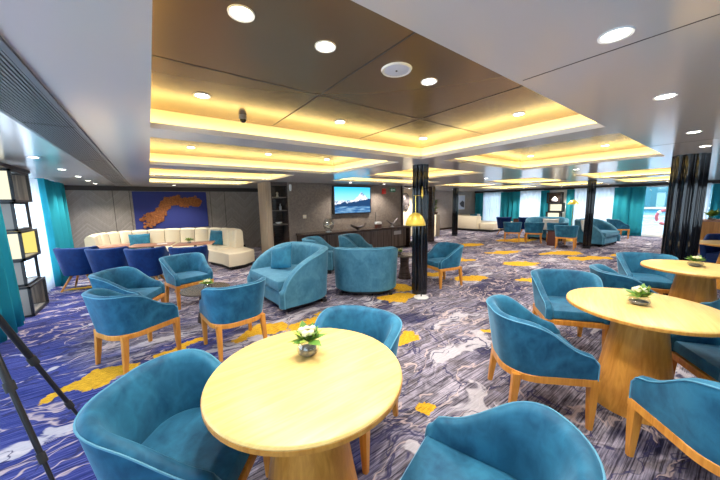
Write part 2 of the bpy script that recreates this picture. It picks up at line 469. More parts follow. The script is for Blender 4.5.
bm = B(); box(bm, 2.52, 2.96, 7.62, 7.8, 0, ZL); box(bm, 2.52, 2.535, 7.2, 7.62, 0, ZL); box(bm, 2.945, 2.96, 7.2, 7.62, 0, ZL); box(bm, 2.535, 2.945, 7.2, 7.62, 1.98, ZL)
struct('trim_niche', bm, M['darkwood'])
bm = B(); box(bm, 7.12, 7.20, 7.15, 7.8, 0, ZL); box(bm, 8.5, 8.66, 6.95, 7.8, 0, ZL); box(bm, 7.2, 8.5, 7.2, 7.3, 2.03, ZL); struct('trim_corridor_opening', bm, M['darkwood'])
bm = B(); box(bm, 6.6, 9.7, 8.8, 8.95, 0, ZL); struct('wall_corridor', bm, M['creamwall'])
bm = B(); box(bm, 9.7, XR + .15, 9.6, 9.75, 0, ZL); box(bm, 9.55, 9.7, 8.8, 9.75, 0, ZL); struct('wall_far', bm, M['grywall'])
bm = B(); box(bm, 9.7, XR, 9.57, 9.6, 0, .1); struct('baseboard_far', bm, M['darkwood'])
bm = B(); box(bm, XR - .12, XR, YB, 9.6, 1.97, ZL); struct('trim_pelmet_right', bm, M['seam'])
bm = B(); box(bm, XL, XL + .42, 1.0, 6.62, 2.035, ZL); struct('trim_pelmet_left', bm, M['black'])
# sea and deck outside
def sea():
    t = NT('sea water'); v = t.coord((.25, 1, 1))
    n = t.noise(v, 1.2, 5, .6)
    b = t.bsdf(Base_Color=t.ramp(n, [(.35, (.015, .11, .19)), (.65, (.06, .22, .31))]), Roughness=.25)
    t.bump(b, n, .6, .4); return t.m
bm = B(); box(bm, 18.2, 160, -90, 90, -3.2, -3.0); struct('ground_sea', bm, sea())
bm = B(); box(bm, XR + .15, 18.2, -8, 14, -.2, -.05); struct('ground_deck', bm, M['greypanel'])
bm = B()
hp = [(y, 4.5 + 3 * math.sin(y * .07) + 1.8 * math.sin(y * .19 + 1)) for y in range(-140, 181, 6)]
loft(bm, [[Vector((150, y, -3)), Vector((150, y, z)), Vector((190, y, z * 1.3 + 2)), Vector((190, y, -3))] for y, z in hp])
struct('ground_hills', bm, plain('distant shore', (.05, .17, .20), .9))

# ---------------------------------------------------------------- curtains
def curtain(name, x, y0, y1, z0, z1, amp, wl, mat, label, flare=0.0, group=None):
    bm = B(); n = max(12, int((y1 - y0) / wl * 8)); rows = 6; grid = []
    ph = random.random() * 6
    for j in range(rows + 1):
        v = j / rows; row = []
        for i in range(n + 1):
            s = i / n; y = y0 + (y1 - y0) * s
            y += flare * (1 - v) * (s - .5)
            a = amp * (1 - .35 * v) * (1 + .35 * math.sin(s * 9 + ph))
            row.append(bm.verts.new((x + a * math.sin(2 * PI * (y1 - y0) * s / wl + ph + .5 * math.sin(s * 13 + j * .3)), y, z0 + (z1 - z0) * v)))
        grid.append(row)
    for j in range(rows):
        for i in range(n):
            bm.faces.new((grid[j][i], grid[j][i + 1], grid[j + 1][i + 1], grid[j + 1][i]))
    o = obj(name, bm, mat)
    so = o.modifiers.new('thick', 'SOLIDIFY'); so.thickness = .006
    return tag(o, label, 'curtain', group)
curtain('curtain', -1.49, 4.5, 5.40, .02, 2.03, .06, .19, M['curtain'], 'teal curtain at the left edge, in front of the stacked box shelf', .35)
curtain('curtain', -1.56, 7.6, 9.25, .02, 2.05, .085, .27, M['curtain'], 'teal curtain between the white sheer and the grey art wall at left')
curtain('sheer_curtain', -1.60, 6.72, 7.66, .02, 2.03, .03, .14, M['sheer'], 'white sheer curtain behind the stacked box shelf at left')
XC = XR - .22
for a, b, lab in ((9.0, 9.5, 'teal curtain in the far corner above the cream corner sofa'), (6.95, 7.95, 'wide teal curtain between two sheers behind the navy chairs'),
                  (5.62, 5.98, 'narrow teal curtain just left of the small lit shelf'), (4.62, 4.92, 'narrow teal curtain just right of the small lit shelf'),
                  (2.32, 3.25, 'wide teal curtain left of the clear sea window'), (-.6, .70, 'teal curtain at the right edge beyond the wide black column')):
    curtain('curtain', XC, a, b, .02, 1.96, .06, .24, M['curtain'], lab)
for a, b, lab in ((7.9, 9.05, 'white sheer curtain behind the cream corner sofa'), (5.9, 7.0, 'white sheer curtain left of the small lit shelf'),
                  (3.15, 4.66, 'white sheer curtain behind the far black column'), (.74, 1.05, 'white sheer curtain strip right of the wide black column')):
    curtain('sheer_curtain', XC + .08, a, b, .02, 1.99, .03, .13, M['sheer'], lab)

# ---------------------------------------------------------------- downlights
def downlight(x, y, z, label, r=.038, w=None, group='recessed downlights'):
    t = thing('downlight', label, 'downlight', (x, y, z), 0, group)
    obj('trim_ring', lathe(B(), [(r, -.001), (r + .012, -.006), (r + .014, .002), (r, .002)], 24, cap=False), M['trimwhite'], t)
    obj('lens', lathe(B(), [(r, -.004), (r, .001)], 24), M['lamp'], t)
    l = bpy.data.lights.new('downlight_beam', 'SPOT'); l.energy = SPOT_W if w is None else w
    l.spot_size = 2.3; l.spot_blend = .6; l.color = (1, .93, .83); l.shadow_soft_size = .05
    lo = bpy.data.objects.new('beam', l); COL.objects.link(lo); lo.location = (0, 0, -.02); lo.parent = t
for x, y, z, lab in (
    (.36, 1.25, ZU, 'bright downlight in the largest recess, top left of the photo'),
    (.75, 1.27, ZU, 'bright downlight in the largest recess, right of the one at top left'),
    (1.48, 1.25, ZU, 'downlight beside the round ceiling speaker in the largest recess'),
    (2.67, 1.25, ZU, 'downlight in the largest recess near its right corner'),
    (.36, 2.28, ZU, 'downlight left of the small ceiling camera'),
    (1.49, 2.30, ZU, 'downlight in the largest recess midway along the far cove'),
    (2.68, 2.34, ZU, 'downlight in the largest recess just above the slim black column'),
    (1.39, .33, ZL, 'large downlight in the grey soffit at top right'),
    (2.44, .33, ZL, 'second downlight of the soffit row running to the right edge'),
    (3.96, .33, ZL, 'third downlight of the soffit row running to the right edge'),
    (5.15, .33, ZL, 'downlight in the soffit just above the wide black column'),
    (-1.0, 4.83, ZL, 'nearest downlight in the row beside the ceiling air grille at left'),
    (-1.0, 6.13, ZL, 'second downlight in the row beside the ceiling air grille at left'),
    (-1.0, 7.35, ZL, 'third downlight in the row beside the ceiling air grille at left'),
    (-1.0, 8.4, ZL, 'fourth downlight in the row beside the ceiling air grille at left'),
    (-1.0, 9.4, ZL, 'farthest downlight in the row beside the ceiling air grille at left'),
    (4.3, 1.25, ZU, 'front left downlight in the recess right of the slim black column'),
    (5.25, 1.25, ZU, 'front right downlight in the recess right of the slim black column'),
    (4.25, 2.25, ZU, 'rear left downlight in the recess right of the slim black column'),
    (5.3, 2.25, ZU, 'rear right downlight in the recess right of the slim black column'),
    (.5, 4.3, ZU, 'left downlight in the second recess behind the largest one'),
    (1.5, 4.3, ZU, 'middle downlight in the second recess behind the largest one'),
    (2.5, 4.3, ZU, 'right downlight in the second recess behind the largest one'),
    (4.6, 6.65, ZL, 'downlight above the wall television'),
    (5.95, 6.75, ZL, 'downlight above the right end of the dark console'),
    (.8, 6.1, ZU, 'left downlight in the third recess before the art wall'),
    (1.7, 6.1, ZU, 'right downlight in the third recess before the art wall'),
    (.6, 9.4, ZL, 'downlight above the blue artwork'),
    (8.75, 8.35, ZL, 'downlight inside the lit corridor'),
    (6.7, 2.0, ZL, 'downlight in the dark soffit left of the wide black column'),
    (7.0, 4.0, ZL, 'downlight over the walkway beyond the slim black column'),
    (9.3, 1.7, ZU, 'downlight in the recess before the wide black column'),
    (9.3, 4.0, ZU, 'downlight in the recess over the far lounge chairs'),
    (12.6, 1.7, ZU, 'downlight in the recess by the clear sea window'),
    (12.6, 4.0, ZU, 'downlight in the recess by the sheer curtains'),
    (12.6, 6.4, ZU, 'downlight in the recess by the far teal curtains'),
    (14.75, 1.7, ZL, 'added fill downlight nearest the clear sea window'),  # this window-side row of downlights is added to brighten the far curtains
    (14.75, 3.3, ZL, 'added fill downlight above the wide teal curtain by the sea window'),
    (14.75, 4.9, ZL, 'added fill downlight in front of the small lit shelf'),
    (14.75, 6.5, ZL, 'added fill downlight before the sheer curtain left of the small lit shelf'),
    (11.8, 8.4, ZL, 'downlight over the cream corner sofa at right')):
    downlight(x, y, z, lab, w=330 if 'corridor' in lab else (130 if x > 6.5 else (80 if y > 6 else None)))
# ceiling fittings
t = thing('ceiling_speaker', 'round white ceiling speaker in the largest recess', 'speaker', (1.2, 1.25, ZU))
obj('grille', lathe(B(), [(.0, -.007), (.06, -.006), (.07, -.004), (.07, .0)], 32), M['picture'], t)
obj('rim', lathe(B(), [(.07, -.005), (.082, -.009), (.088, .0), (.07, .0)], 32, cap=False), M['trimwhite'], t)
obj('badge', lathe(B(), [(.006, -.010), (.006, -.006)], 10), M['black'], t)
t = thing('ceiling_camera', 'small brown dome camera hanging from the largest recess', 'security camera', (.70, 2.58, ZU))
obj('mount', lathe(B(), [(.03, 0), (.032, -.02), (.028, -.035)], 20), M['greypanel'], t)
obj('dome', lathe(B(), [(.026, -.035), (.024, -.05), (.013, -.06), (.002, -.062)], 20), M['blackgloss'], t)
# air grille along the left soffit
t = thing('air_grille', 'long grey slatted air grille set in the left soffit', 'vent', (-.5, 0, ZL))
obj('backing', box(B(), -.13, .13, -1.5, 9.9, -.004, .02), M['seam'], t, False)
bm = B()
box(bm, -.15, -.125, -1.5, 9.9, -.012, .0); box(bm, .125, .15, -1.5, 9.9, -.012, .0)
obj('frame', bm, M['grille'], t, False)
bm = B()
for i in range(16):
    x = -.117 + i * .0156
    box(bm, x - .0045, x + .0045, -1.5, 9.9, -.010, -.003)
obj('slats', bm, M['grille'], t, False)
for y in (1.0, 2.9, 4.8, 6.7, 8.6): obj('joint', box(B(), -.128, .128, y - .006, y + .006, -.011, -.002), M['seam'], t, False)

# ---------------------------------------------------------------- columns
def column(x, y, r, n, label, rz=0):
    t = thing('column', label, 'column', (x, y, 0), rz)
    ring = []
    for i in range(n):
        a0 = 2 * PI * i / n
        c = Vector((math.cos(a0), math.sin(a0))) * r * .78
        rr = r * .78 * math.sin(PI / n) * 1.02
        for k in range(9):
            th = a0 - PI / 2 + PI * k / 8
            ring.append((c.x + math.cos(th) * rr * 1.0, c.y + math.sin(th) * rr))
    bm = B(); poly_prism(bm, ring, .06, ZL)
    obj('shaft', bm, M['blackgloss'], t)
    obj('base', lathe(B(), [(r * .98, 0), (r * .98, .055), (r * .93, .06)], 28), M['black'], t)
    return t
column(3.5, 3.1, .125, 10, 'slim polished black column behind the brass dome lamp')
column(6.05, .5, .165, 8, 'wide fluted polished black column behind the right-hand tables')
column(10.8, 2.8, .10, 8, 'slim polished black column among the far lounge chairs')
column(10.8, 7.55, .115, 8, 'slim polished black column left of the cream corner sofa')

# ---------------------------------------------------------------- upholstered shells
def upath(hw, yf, yb, r, nf=14, na=10, nb=8):
    P = []
    for i in range(nf): P.append((-hw, yf + (-yb + r - yf) * i / nf))
    for i in range(na): a = PI + (PI / 2) * i / na; P.append((-hw + r + r * math.cos(a), -yb + r + r * math.sin(a)))
    for i in range(nb): P.append((-hw + r + (2 * hw - 2 * r) * i / nb, -yb))
    for i in range(na): a = 1.5 * PI + (PI / 2) * i / na; P.append((hw - r + r * math.cos(a), -yb + r + r * math.sin(a)))
    for i in range(nf + 1): P.append((hw, -yb + r + (yf + yb - r) * i / nf))
    return P
def sstep(x):
    x = max(0, min(1, x)); return x * x * (3 - 2 * x)
def shell(path, z0, hb, ha, T, rake, s0=.05, s1=.62, arm_rake=.35, ease=None, drop=0.0, dl=.10):
    L = [0]
    for a, b in zip(path, path[1:]): L.append(L[-1] + math.hypot(b[0] - a[0], b[1] - a[1]))
    n = len(path); rings = []; pip = []
    for i, p in enumerate(path):
        a = path[max(i - 1, 0)]; b = path[min(i + 1, n - 1)]
        d = Vector((b[0] - a[0], b[1] - a[1])).normalized(); nrm = Vector((d.y, -d.x)) * -1
        if nrm.dot(Vector(p)) < 0 and abs(p[1]) > 0: nrm = -nrm if nrm.dot(Vector((p[0], p[1] - 0.0))) < -1e-6 and i not in range(0) else nrm
        s = L[i] / L[-1]; s = 1 - abs(2 * s - 1)
        e = sstep((s - s0) / (s1 - s0)) if ease is None else ease(s)
        h = ha + (hb - ha) * e
        dd = min(L[i], L[-1] - L[i])
        if drop and dd < dl: h -= drop * (1 - math.sqrt(max(0, 1 - (1 - dd / dl) ** 2)))
        rk = rake * (arm_rake + (1 - arm_rake) * e)
        zs = [z0, z0 + (h - z0) * .35, z0 + (h - z0) * .7, h - T * .45]
        sec = [(rk * (z - z0), z) for z in zs]
        top = rk * (h - z0)
        for k in range(1, 6):
            th = PI * k / 6
            sec.append((top - T / 2 + T / 2 * math.cos(th), h - T * .45 + T * .45 * math.sin(th)))
        sec += [(rk * (z - z0) - T - (.012 if z in zs[1:3] else 0), z) for z in reversed(zs)]
        ring = [Vector((p[0] + nrm.x * o, p[1] + nrm.y * o, z)) for o, z in sec]
        rings.append(ring); pip.append(ring[4] + Vector((nrm.x, nrm.y, 0)) * .002)
    # rounded front ends
    def endring(r, fwd, k, sh):
        c = sum(r, Vector()) / len(r)
        zmin = min(v.z for v in r)
        o = []
        for v in r:
            w = c + (v - c) * k; w.z = zmin + (v.z - zmin) * (1 - (1 - k) * .35) if v.z > zmin + 1e-6 else v.z
            o.append(w + fwd * sh)
        return o
    f0 = (rings[0][0] - rings[1][0]); f0.z = 0; f0.normalize()
    f1 = (rings[-1][0] - rings[-2][0]); f1.z = 0; f1.normalize()
    rings = [endring(rings[0], f0, .45, T * .38), endring(rings[0], f0, .8, T * .26)] + rings + [endring(rings[-1], f1, .8, T * .26), endring(rings[-1], f1, .45, T * .38)]
    bm = B(); loft(bm, rings)
    # front edges of the arms take the piping down to the rail
    lo = [Vector((pip[0].x, pip[0].y, z0 + (pip[0].z - z0) * k)) + f0 * .008 for k in (.0, .4, .75, .95)]
    hi = [Vector((pip[-1].x, pip[-1].y, z0 + (pip[-1].z - z0) * k)) + f1 * .008 for k in (.95, .75, .4, .0)]
    return bm, lo + pip + hi
def dshape(path, inset, yfront):
    P = []
    n = len(path)
    for i, p in enumerate(path):
        a = path[max(i - 1, 0)]; b = path[min(i + 1, n - 1)]
        d = Vector((b[0] - a[0], b[1] - a[1])).normalized(); nr = Vector((-d.y, d.x))
        P.append((p[0] + nr.x * inset, p[1] + nr.y * inset))
    P[0] = (P[0][0], yfront); P[-1] = (P[-1][0], yfront)
    return P
def cushion(bm, pts, z0, z1, rnd=.02, front_bulge=.015):
    cx = sum(p[0] for p in pts) / len(pts); cy = sum(p[1] for p in pts) / len(pts)
    sx = max(abs(p[0] - cx) for p in pts)
    rings = []
    for ins, z in ((rnd * .6, z0), (0, z0 + rnd * .7), (0, z1 - rnd * 1.1), (rnd * .35, z1 - rnd * .35), (rnd * 1.2, z1), (sx * .5, z1 + .008), (sx * .93, z1 + .010)):
        k = 1 - ins / sx
        rings.append([Vector((cx + (x - cx) * k, cy + (y - cy) * k, z)) for x, y in pts])
    loft(bm, rings); return bm

HW, YF, YBK, RC = .262, .245, .275, .20
def leg_bm(x, y, dx, dy, zt=.345, a=.026, b=.016):
    bm = B()
    rings = []
    for z, s, k in ((zt, a, 0), (zt * .8, a * .92, .12), (zt * .4, a * .75, .55), (0, b, 1)):
        cx, cy = x + dx * k, y + dy * k
        rings.append([Vector((cx - s, cy - s, z)), Vector((cx + s, cy - s, z)), Vector((cx + s, cy + s, z)), Vector((cx - s, cy + s, z))])
    loft(bm, rings)
    es = [e for e in bm.edges if abs(e.verts[0].co.z - e.verts[1].co.z) > .02]
    bmesh.ops.bevel(bm, geom=es, offset=.006, segments=2, affect='EDGES')
    return bm
def make_chair(label, mat):
    t = thing('tub_chair', label, 'chair', (0, 0, 0), 0, 'teal velvet tub chairs')
    path = upath(HW, YF, YBK, RC)
    bm, pip = shell(path, .355, .735, .53, .062, .16, drop=.05, dl=.075)
    back = obj('backrest', bm, mat, t)
    obj('piping', tube(B(), pip, .0042, 6), M['piping'], back)
    obj('seat_cushion', cushion(B(), dshape(path, .052, YF + .015), .36, .452), mat, t)
    rail = dshape(path, -.004, YF + .022)
    obj('seat_frame', poly_prism(B(), rail, .31, .358, .008), M['oak'], t)
    for sx in (-1, 1):
        obj('leg', leg_bm(sx * (HW - .022), YF - .005, sx * .004, .0), M['oak'], t)
        obj('leg', leg_bm(sx * (HW - .045), -YBK + .062, sx * .012, -.03), M['oak'], t)
    return t
CH = [
 (-.21, 3.51, .86, .50, 'teal tub chair seen from its side, left of the low smoked coffee table'),
 (-.28, 4.43, .89, -.45, 'teal tub chair behind the side-on chair at left, in front of the navy chairs'),
 (.385, 5.08, .29, -.96, 'teal tub chair facing us on the far side of the smoked coffee table'),
 (.63, 3.155, -.10, .99, 'teal tub chair with its back to us before the smoked coffee table'),
 (.065, 1.40, .78, -.62, 'large teal tub chair at bottom left, tucked under the nearest oak table'),
 (.963, 1.45, -.91, -.41, 'teal tub chair on the far side of the nearest oak table, mostly hidden by it'),
 (.81, .465, -.30, .95, 'teal tub chair at the bottom centre with its seat cropped by the frame'),
 (2.20, .815, .70, -.71, 'teal tub chair seen from behind, left of the second oak table'),
 (3.36, .99, -.80, -.60, 'teal tub chair facing us behind the second oak table'),
 (4.14, .67, .56, -.83, 'teal tub chair of which only the sloping arm shows above the second oak table'),
 (5.32, .69, -.88, -.42, 'teal tub chair behind the third oak table, before the wide black column'),
 (3.03, -.11, -.56, .83, 'teal tub chair at the right edge, tucked behind the second oak table base'),
 (2.155, -.075, .69, .72, 'teal tub chair in the bottom right corner with its seat towards us'),
 (4.12, -.18, .75, .66, 'teal tub chair at the right edge between the second and third oak tables'),
 (4.22, 3.19, -.97, .22, 'teal tub chair just right of the slim black column'),
 (10.75, 5.05, .9, .43, 'leftmost of the three teal tub chairs lined up in the far lounge'),
 (11.0, 4.42, .9, .43, 'middle of the three teal tub chairs lined up in the far lounge'),
 (11.25, 3.79, .9, .43, 'rightmost of the three teal tub chairs lined up in the far lounge'),
 (10.35, 3.22, .97, .22, 'teal tub chair with its back to us beside the far black column'),
 (14.5, 2.85, .6, -.8, 'teal tub chair standing alone by the wide teal curtain near the sea window'),
]
chair0 = None
for i, (x, y, fx, fy, lab) in enumerate(CH):
    if chair0 is None:
        chair0 = make_chair(lab, M['teal']); chair0.location = (x, y, 0); chair0.rotation_euler = (0, 0, face(fx, fy))
    else:
        dup(chair0, (x, y, 0), face(fx, fy), lab)

# navy tub chairs
def make_navy(label):
    t = thing('navy_chair', label, 'chair', (0, 0, 0), 0, 'navy tub chairs')
    path = upath(.225, .22, .24, .17)
    bm, pip = shell(path, .30, .80, .66, .07, .17, .05, .5, .9)
    back = obj('backrest', bm, M['navy'], t)
    obj('seat_cushion', cushion(B(), dshape(path, .06, .23), .33, .46), M['navy'], t)
    obj('seat_base', poly_prism(B(), dshape(path, .01, .22), .29, .335, .01), M['navy'], t)
    for sx in (-1, 1):
        for sy in (-1, 1):
            bm = B(); tube(bm, [(sx * .10, sy * .09, .30), (sx * .24, sy * .21, 0)], [.022, .014], 10)
            obj('leg', bm, M['oak'], t)
    return t
nav0 = None
for x, y, lab in ((-1.12, 7.30, 'leftmost navy tub chair beside the teal curtain, its splayed wooden legs showing'), (-.65, 6.80, 'second navy tub chair from the left'),
                  (-.10, 6.30, 'third navy tub chair from the left, behind the teal chairs'), (.52, 5.95, 'rightmost navy tub chair of the left-hand group, behind the facing teal chair')):
    if nav0 is None:
        nav0 = make_navy(lab); nav0.location = (x, y, 0); nav0.rotation_euler = (0, 0, face(.3, .95))
    else: dup(nav0, (x, y, 0), face(.3, .95), lab)
for x, y, lab in ((12.6, 6.3, 'navy tub chair nearest the cream corner sofa in the far lounge'), (12.9, 5.5, 'navy tub chair in the far lounge, left of the three teal ones')):
    dup(nav0, (x, y, 0), face(.9, .4), lab)

# loveseats
def make_loveseat(label, hw=.60):
    t = thing('loveseat', label, 'sofa', (0, 0, 0), 0, 'teal curved loveseats')
    path = upath(hw, .40, .42, .46, 16, 16, 8)
    def ease(s): return math.sqrt(max(0, 1 - (1 - min(1, (s + .012) / .66)) ** 2)) 
    bm, pip = shell(path, .10, .825, .24, .12, .06, ease=ease)
    back = obj('backrest', bm, M['teal2'], t)
    obj('piping', tube(B(), pip, .009, 6), M['piping'], back)
    ins = dshape(path, .115, .40)
    obj('base', poly_prism(B(), ins, .10, .30, .02), M['teal2'], t)
    obj('seat_cushion', cushion(B(), dshape(path, .118, .43), .305, .45, .035), M['teal2'], t)
    bm = B()
    poly_prism(bm, dshape(path, .10, .34), .035, .10); 
    obj('plinth', bm, M['blackfoot'], t)
    for sx in (-1, 1):
        for y in (.30, -.24): obj('foot', box(B(), sx * (hw - .13) - .03, sx * (hw - .13) + .03, y - .03, y + .03, 0, .04), M['blackfoot'], t)
    return t
lv0 = make_loveseat('teal loveseat facing left with a velvet pillow, behind the back-to-us chair')
lv0.location = (1.74, 4.24, 0); lv0.rotation_euler = (0, 0, face(-.995, -.08)); lv0.scale = (1.10, 1.10, 1.02)
o = dup(lv0, (2.88, 3.76, 0), face(.62, .78), 'teal loveseat with its back to us, left of the slim black column'); o.scale = (.87, .9, .98)
dup(lv0, (11.9, 2.9, 0), face(-.1, -1), 'teal loveseat behind the far black column')
dup(lv0, (12.3, 4.5, 0), face(-.9, -.3), 'teal loveseat under the small lit shelf in the far lounge')

def make_pillow(w, h, d):
    bm = B(); n = 12; top = []; 
    def pt(i, j, s):
        u, v = 2 * i / n - 1, 2 * j / n - 1
        pin = 1 - .08 * (1 - abs(u)) * 0
        e = max(0, (1 - u ** 4) * (1 - v ** 4)) ** .5
        x = u * w / 2 * (1 - .07 * (1 - abs(v)) * abs(u)); z = v * h / 2 * (1 - .07 * (1 - abs(u)) * abs(v))
        return (x, s * d / 2 * e, z)
    A = [[bm.verts.new(pt(i, j, 1)) for j in range(n + 1)] for i in range(n + 1)]
    C = [[A[i][j] if i in (0, n) or j in (0, n) else bm.verts.new(pt(i, j, -1)) for j in range(n + 1)] for i in range(n + 1)]
    for i in range(n):
        for j in range(n):
            bm.faces.new((A[i][j], A[i + 1][j], A[i + 1][j + 1], A[i][j + 1]))
            bm.faces.new((C[i][j], C[i][j + 1], C[i + 1][j + 1], C[i + 1][j]))
    return bm
def pillow(x, y, z, w, h, rz, tilt, mat, label, roll=0):
    o = obj('pillow', make_pillow(w, h, .15), mat); o.location = (x, y, z); o.rotation_euler = (tilt, roll, rz)
    return tag(o, label, 'pillow')
pillow(1.66, 4.42, .645, .46, .40, face(-.9, -.42), .38, M['pillow'], 'teal velvet pillow leaning in the loveseat that faces left', .25)

# two small tub chairs by the console
def lounge_tub(label):
    t = thing('lounge_chair', label, 'armchair', (0, 0, 0), 0, 'rounded armchairs by the console')
    path = upath(.33, .30, .32, .27)
    bm, pip = shell(path, .10, .76, .50, .09, .08, .02, .5)
    back = obj('backrest', bm, M['teal2'], t)
    obj('piping', tube(B(), pip, .008, 6), M['piping'], back)
    obj('base', poly_prism(B(), dshape(path, .085, .30), .10, .30, .02), M['teal2'], t)
    obj('seat_cushion', cushion(B(), dshape(path, .088, .32), .305, .43, .03), M['teal2'], t)
    obj('plinth', poly_prism(B(), dshape(path, .07, .26), 0, .10), M['blackfoot'], t)
    return t
c = lounge_tub('rounded teal armchair left of its pair, behind the loveseats'); c.location = (2.98, 5.55, 0); c.rotation_euler = (0, 0, face(.75, -.6))
dup(c, (3.85, 5.42, 0), face(.5, -.85), 'rounded teal armchair right of its pair, behind the loveseats')

# ---------------------------------------------------------------- round oak tables
def make_table(label, r=.43):
    t = thing('round_table', label, 'table', (0, 0, 0), 0, 'round oak pedestal tables')
    obj('tabletop', lathe(B(), [(r - .02, .715), (r, .722), (r + .001, .742), (r - .004, .748), (r - .008, .75), (r * .5, .75), (.01, .75)], 64), M['top'], t)
    obj('edge_band', lathe(B(), [(r + .0005, .719), (r + .003, .721), (r + .003, .737), (r + .0005, .739)], 64, cap=False), M['cone'], t)
    obj('pedestal', lathe(B(), [(.245, 0), (.243, .015), (.205, .22), (.170, .45), (.145, .64), (.150, .70), (.175, .716)], 40), M['cone'], t)
    return t
tb0 = make_table('nearest round oak table with a small glass bud vase'); tb0.location = (.52, 1.13, 0)
dup(tb0, (2.75, .37, 0), .3, 'second round oak table, at right before the third')
dup(tb0, (4.72, .25, 0), .8, 'third round oak table, beside the wide black column')
dup(tb0, (7.6, .02, 0), .8, 'fourth round oak table at the far right edge behind the column')

def coffee_table(loc, r, h, label):
    t = thing('coffee_table', label, 'table', loc, 0)
    obj('tabletop', lathe(B(), [(r - .01, h - .025), (r, h - .02), (r, h - .004), (r - .004, h), (.01, h)], 48), M['smoketop'], t)
    obj('pedestal', lathe(B(), [(.13, 0), (.13, .01), (.10, .15), (.085, h * .6), (.09, h - .025)], 32), M['darkwood'], t)
    return t
coffee_table((.50, 4.10, 0), .29, .43, 'low round smoked coffee table among the four teal chairs at left')
coffee_table((3.98, 3.92, 0), .24, .48, 'low round dark coffee table left of the slim black column')

# plants in glass
def bud_vase(loc, label, r=.042, squat=.9, big=1.0, flower=True):
    t = thing('bud_vase', label, 'vase', loc, random.random() * 6, 'glass bud vases on the tables')
    obj('bowl', lathe(B(), [(r * .55, 0), (r * .95, r * .35 * squat), (r * 1.05, r * .8 * squat), (r * .95, r * 1.3 * squat), (r * .6, r * 1.75 * squat), (r * .55, r * 1.8 * squat)], 28, cap=False), M['vase'], t)
    obj('moss', lathe(B(), [(r * .5, .003), (r * .85, r * .35 * squat), (r * .85, r * .75 * squat), (r * .2, r * .95 * squat)], 20), M['greypanel'], t)
    h = r * 1.6 * squat
    for mat, n, nm in ((M['leaf'], 18, 'foliage'), (M['leafl'], 16, 'light_foliage')):
        bm = B()
        for i in range(n):
            a = random.random() * 2 * PI; el = .35 + random.random() * 1.0; ln = (.035 + random.random() * .04) * big; wd = ln * .26
            d = Vector((math.cos(a) * math.cos(el), math.sin(a) * math.cos(el), math.sin(el))); s = Vector((-math.sin(a), math.cos(a), 0)); up = s.cross(d)
            p0 = Vector((math.cos(a) * r * .25, math.sin(a) * r * .25, h))
            vs = [p0, p0 + d * ln * .4 + s * wd + up * .003, p0 + d * ln - Vector((0, 0, ln * .25)), p0 + d * ln * .4 - s * wd + up * .003]
            m = p0 + d * ln * .45 - up * .004
            V = [bm.verts.new(v) for v in vs]; c = bm.verts.new(m)
            for q in range(4): bm.faces.new((V[q], V[(q + 1) % 4], c))
        obj(nm, bm, mat, t)
    if flower:
        bm = B()
        for i in range(5):
            a = i * 1.3; c = Vector((math.cos(a) * .016 * big, math.sin(a) * .016 * big, h + .028 * big + .006 * (i % 2)))
            rr = bmesh.ops.create_icosphere(bm, subdivisions=1, radius=.011 * big)
            for v in rr['verts']: v.co = v.co + c
        obj('flower_head', bm, M['flower'], t)
    return t
bud_vase((.575, 1.235, .75), 'glass bud vase with green sprigs on the nearest oak table', .052, .9, 1.75)
bud_vase((2.75, .385, .75), 'squat glass bowl of fern and white flower on the second oak table', .058, .6, 1.75)
bud_vase((4.75, .26, .75), 'squat glass bowl of trailing green on the third oak table', .06, .6, 1.4)
bud_vase((.52, 4.08, .43), 'glass vase of pale green leaves on the smoked coffee table', .045, .8, 1.5)
bud_vase((3.93, 3.99, .48), 'small plant on the dark coffee table by the slim black column', .04, .8, 1.5)

# ---------------------------------------------------------------- cream channel sofa
def smooth_path(P, n):
    out = []
    P = [Vector(p) for p in P]
    Q = [P[0] * 2 - P[1]] + P + [P[-1] * 2 - P[-2]]
    for i in range(1, len(Q) - 2):
        for k in range(n):
            u = k / n; a, b, c, d = Q[i - 1:i + 3]
            out.append(.5 * ((2 * b) + (-a + c) * u + (2 * a - 5 * b + 4 * c - d) * u * u + (-a + 3 * b - 3 * c + d) * u ** 3))
    out.append(P[-1]); return out
def strip_shell(bm, path, inner, prof, flute=0.0, per=4):
    rings = []
    n = len(path)
    for i, p in enumerate(path):
        a, b = path[max(i - 1, 0)], path[min(i + 1, n - 1)]
        d = (b - a).normalized(); nr = Vector((d.y, -d.x))      # to the seated side
        w = flute * abs(math.sin(PI * i / per)) ** .5
        rings.append([Vector((p.x + nr.x * (o + (w if fl else 0)), p.y + nr.y * (o + (w if fl else 0)), z + (w * .5 if fl == 2 else 0))) for o, z, fl in prof])
    loft(bm, rings); return bm
t = thing('channel_sofa', 'long curved cream channel-tufted sofa with a chaise under the blue artwork', 'sofa')
bp = smooth_path([(-1.22, 8.75), (-1.16, 9.30), (-.75, 9.72), (-.1, 9.80), (.7, 9.66), (1.4, 9.15), (1.85, 8.45), (1.93, 7.92)], 16)
prof = [(0, .10, 0), (-.02, .5, 0), (-.02, .80, 0), (.02, .855, 2), (.08, .865, 2), (.14, .83, 2), (.17, .6, 1), (.19, .40, 1), (.19, .10, 0)]
bm = strip_shell(B(), bp, 0, prof, .05, 8)
for i in range(8, len(bp) - 4, 8):
    d = (bp[i + 1] - bp[i - 1]).normalized(); nr = Vector((d.y, -d.x)); nf = len(bm.faces)
    tube(bm, [(bp[i].x + nr.x * o, bp[i].y + nr.y * o, z) for o, z in ((.02, .856), (.08, .867), (.142, .835), (.172, .6), (.192, .40))], .009, 6)
    bm.faces.ensure_lookup_table()
    for f in bm.faces[nf:]: f.material_index = 1
obj('backrest', bm, M['cream'], t).data.materials.append(plain('channel groove shade', (.30, .23, .15), .7))  # dark tubes along the seams put the shade of the grooves into colour
sp = bp
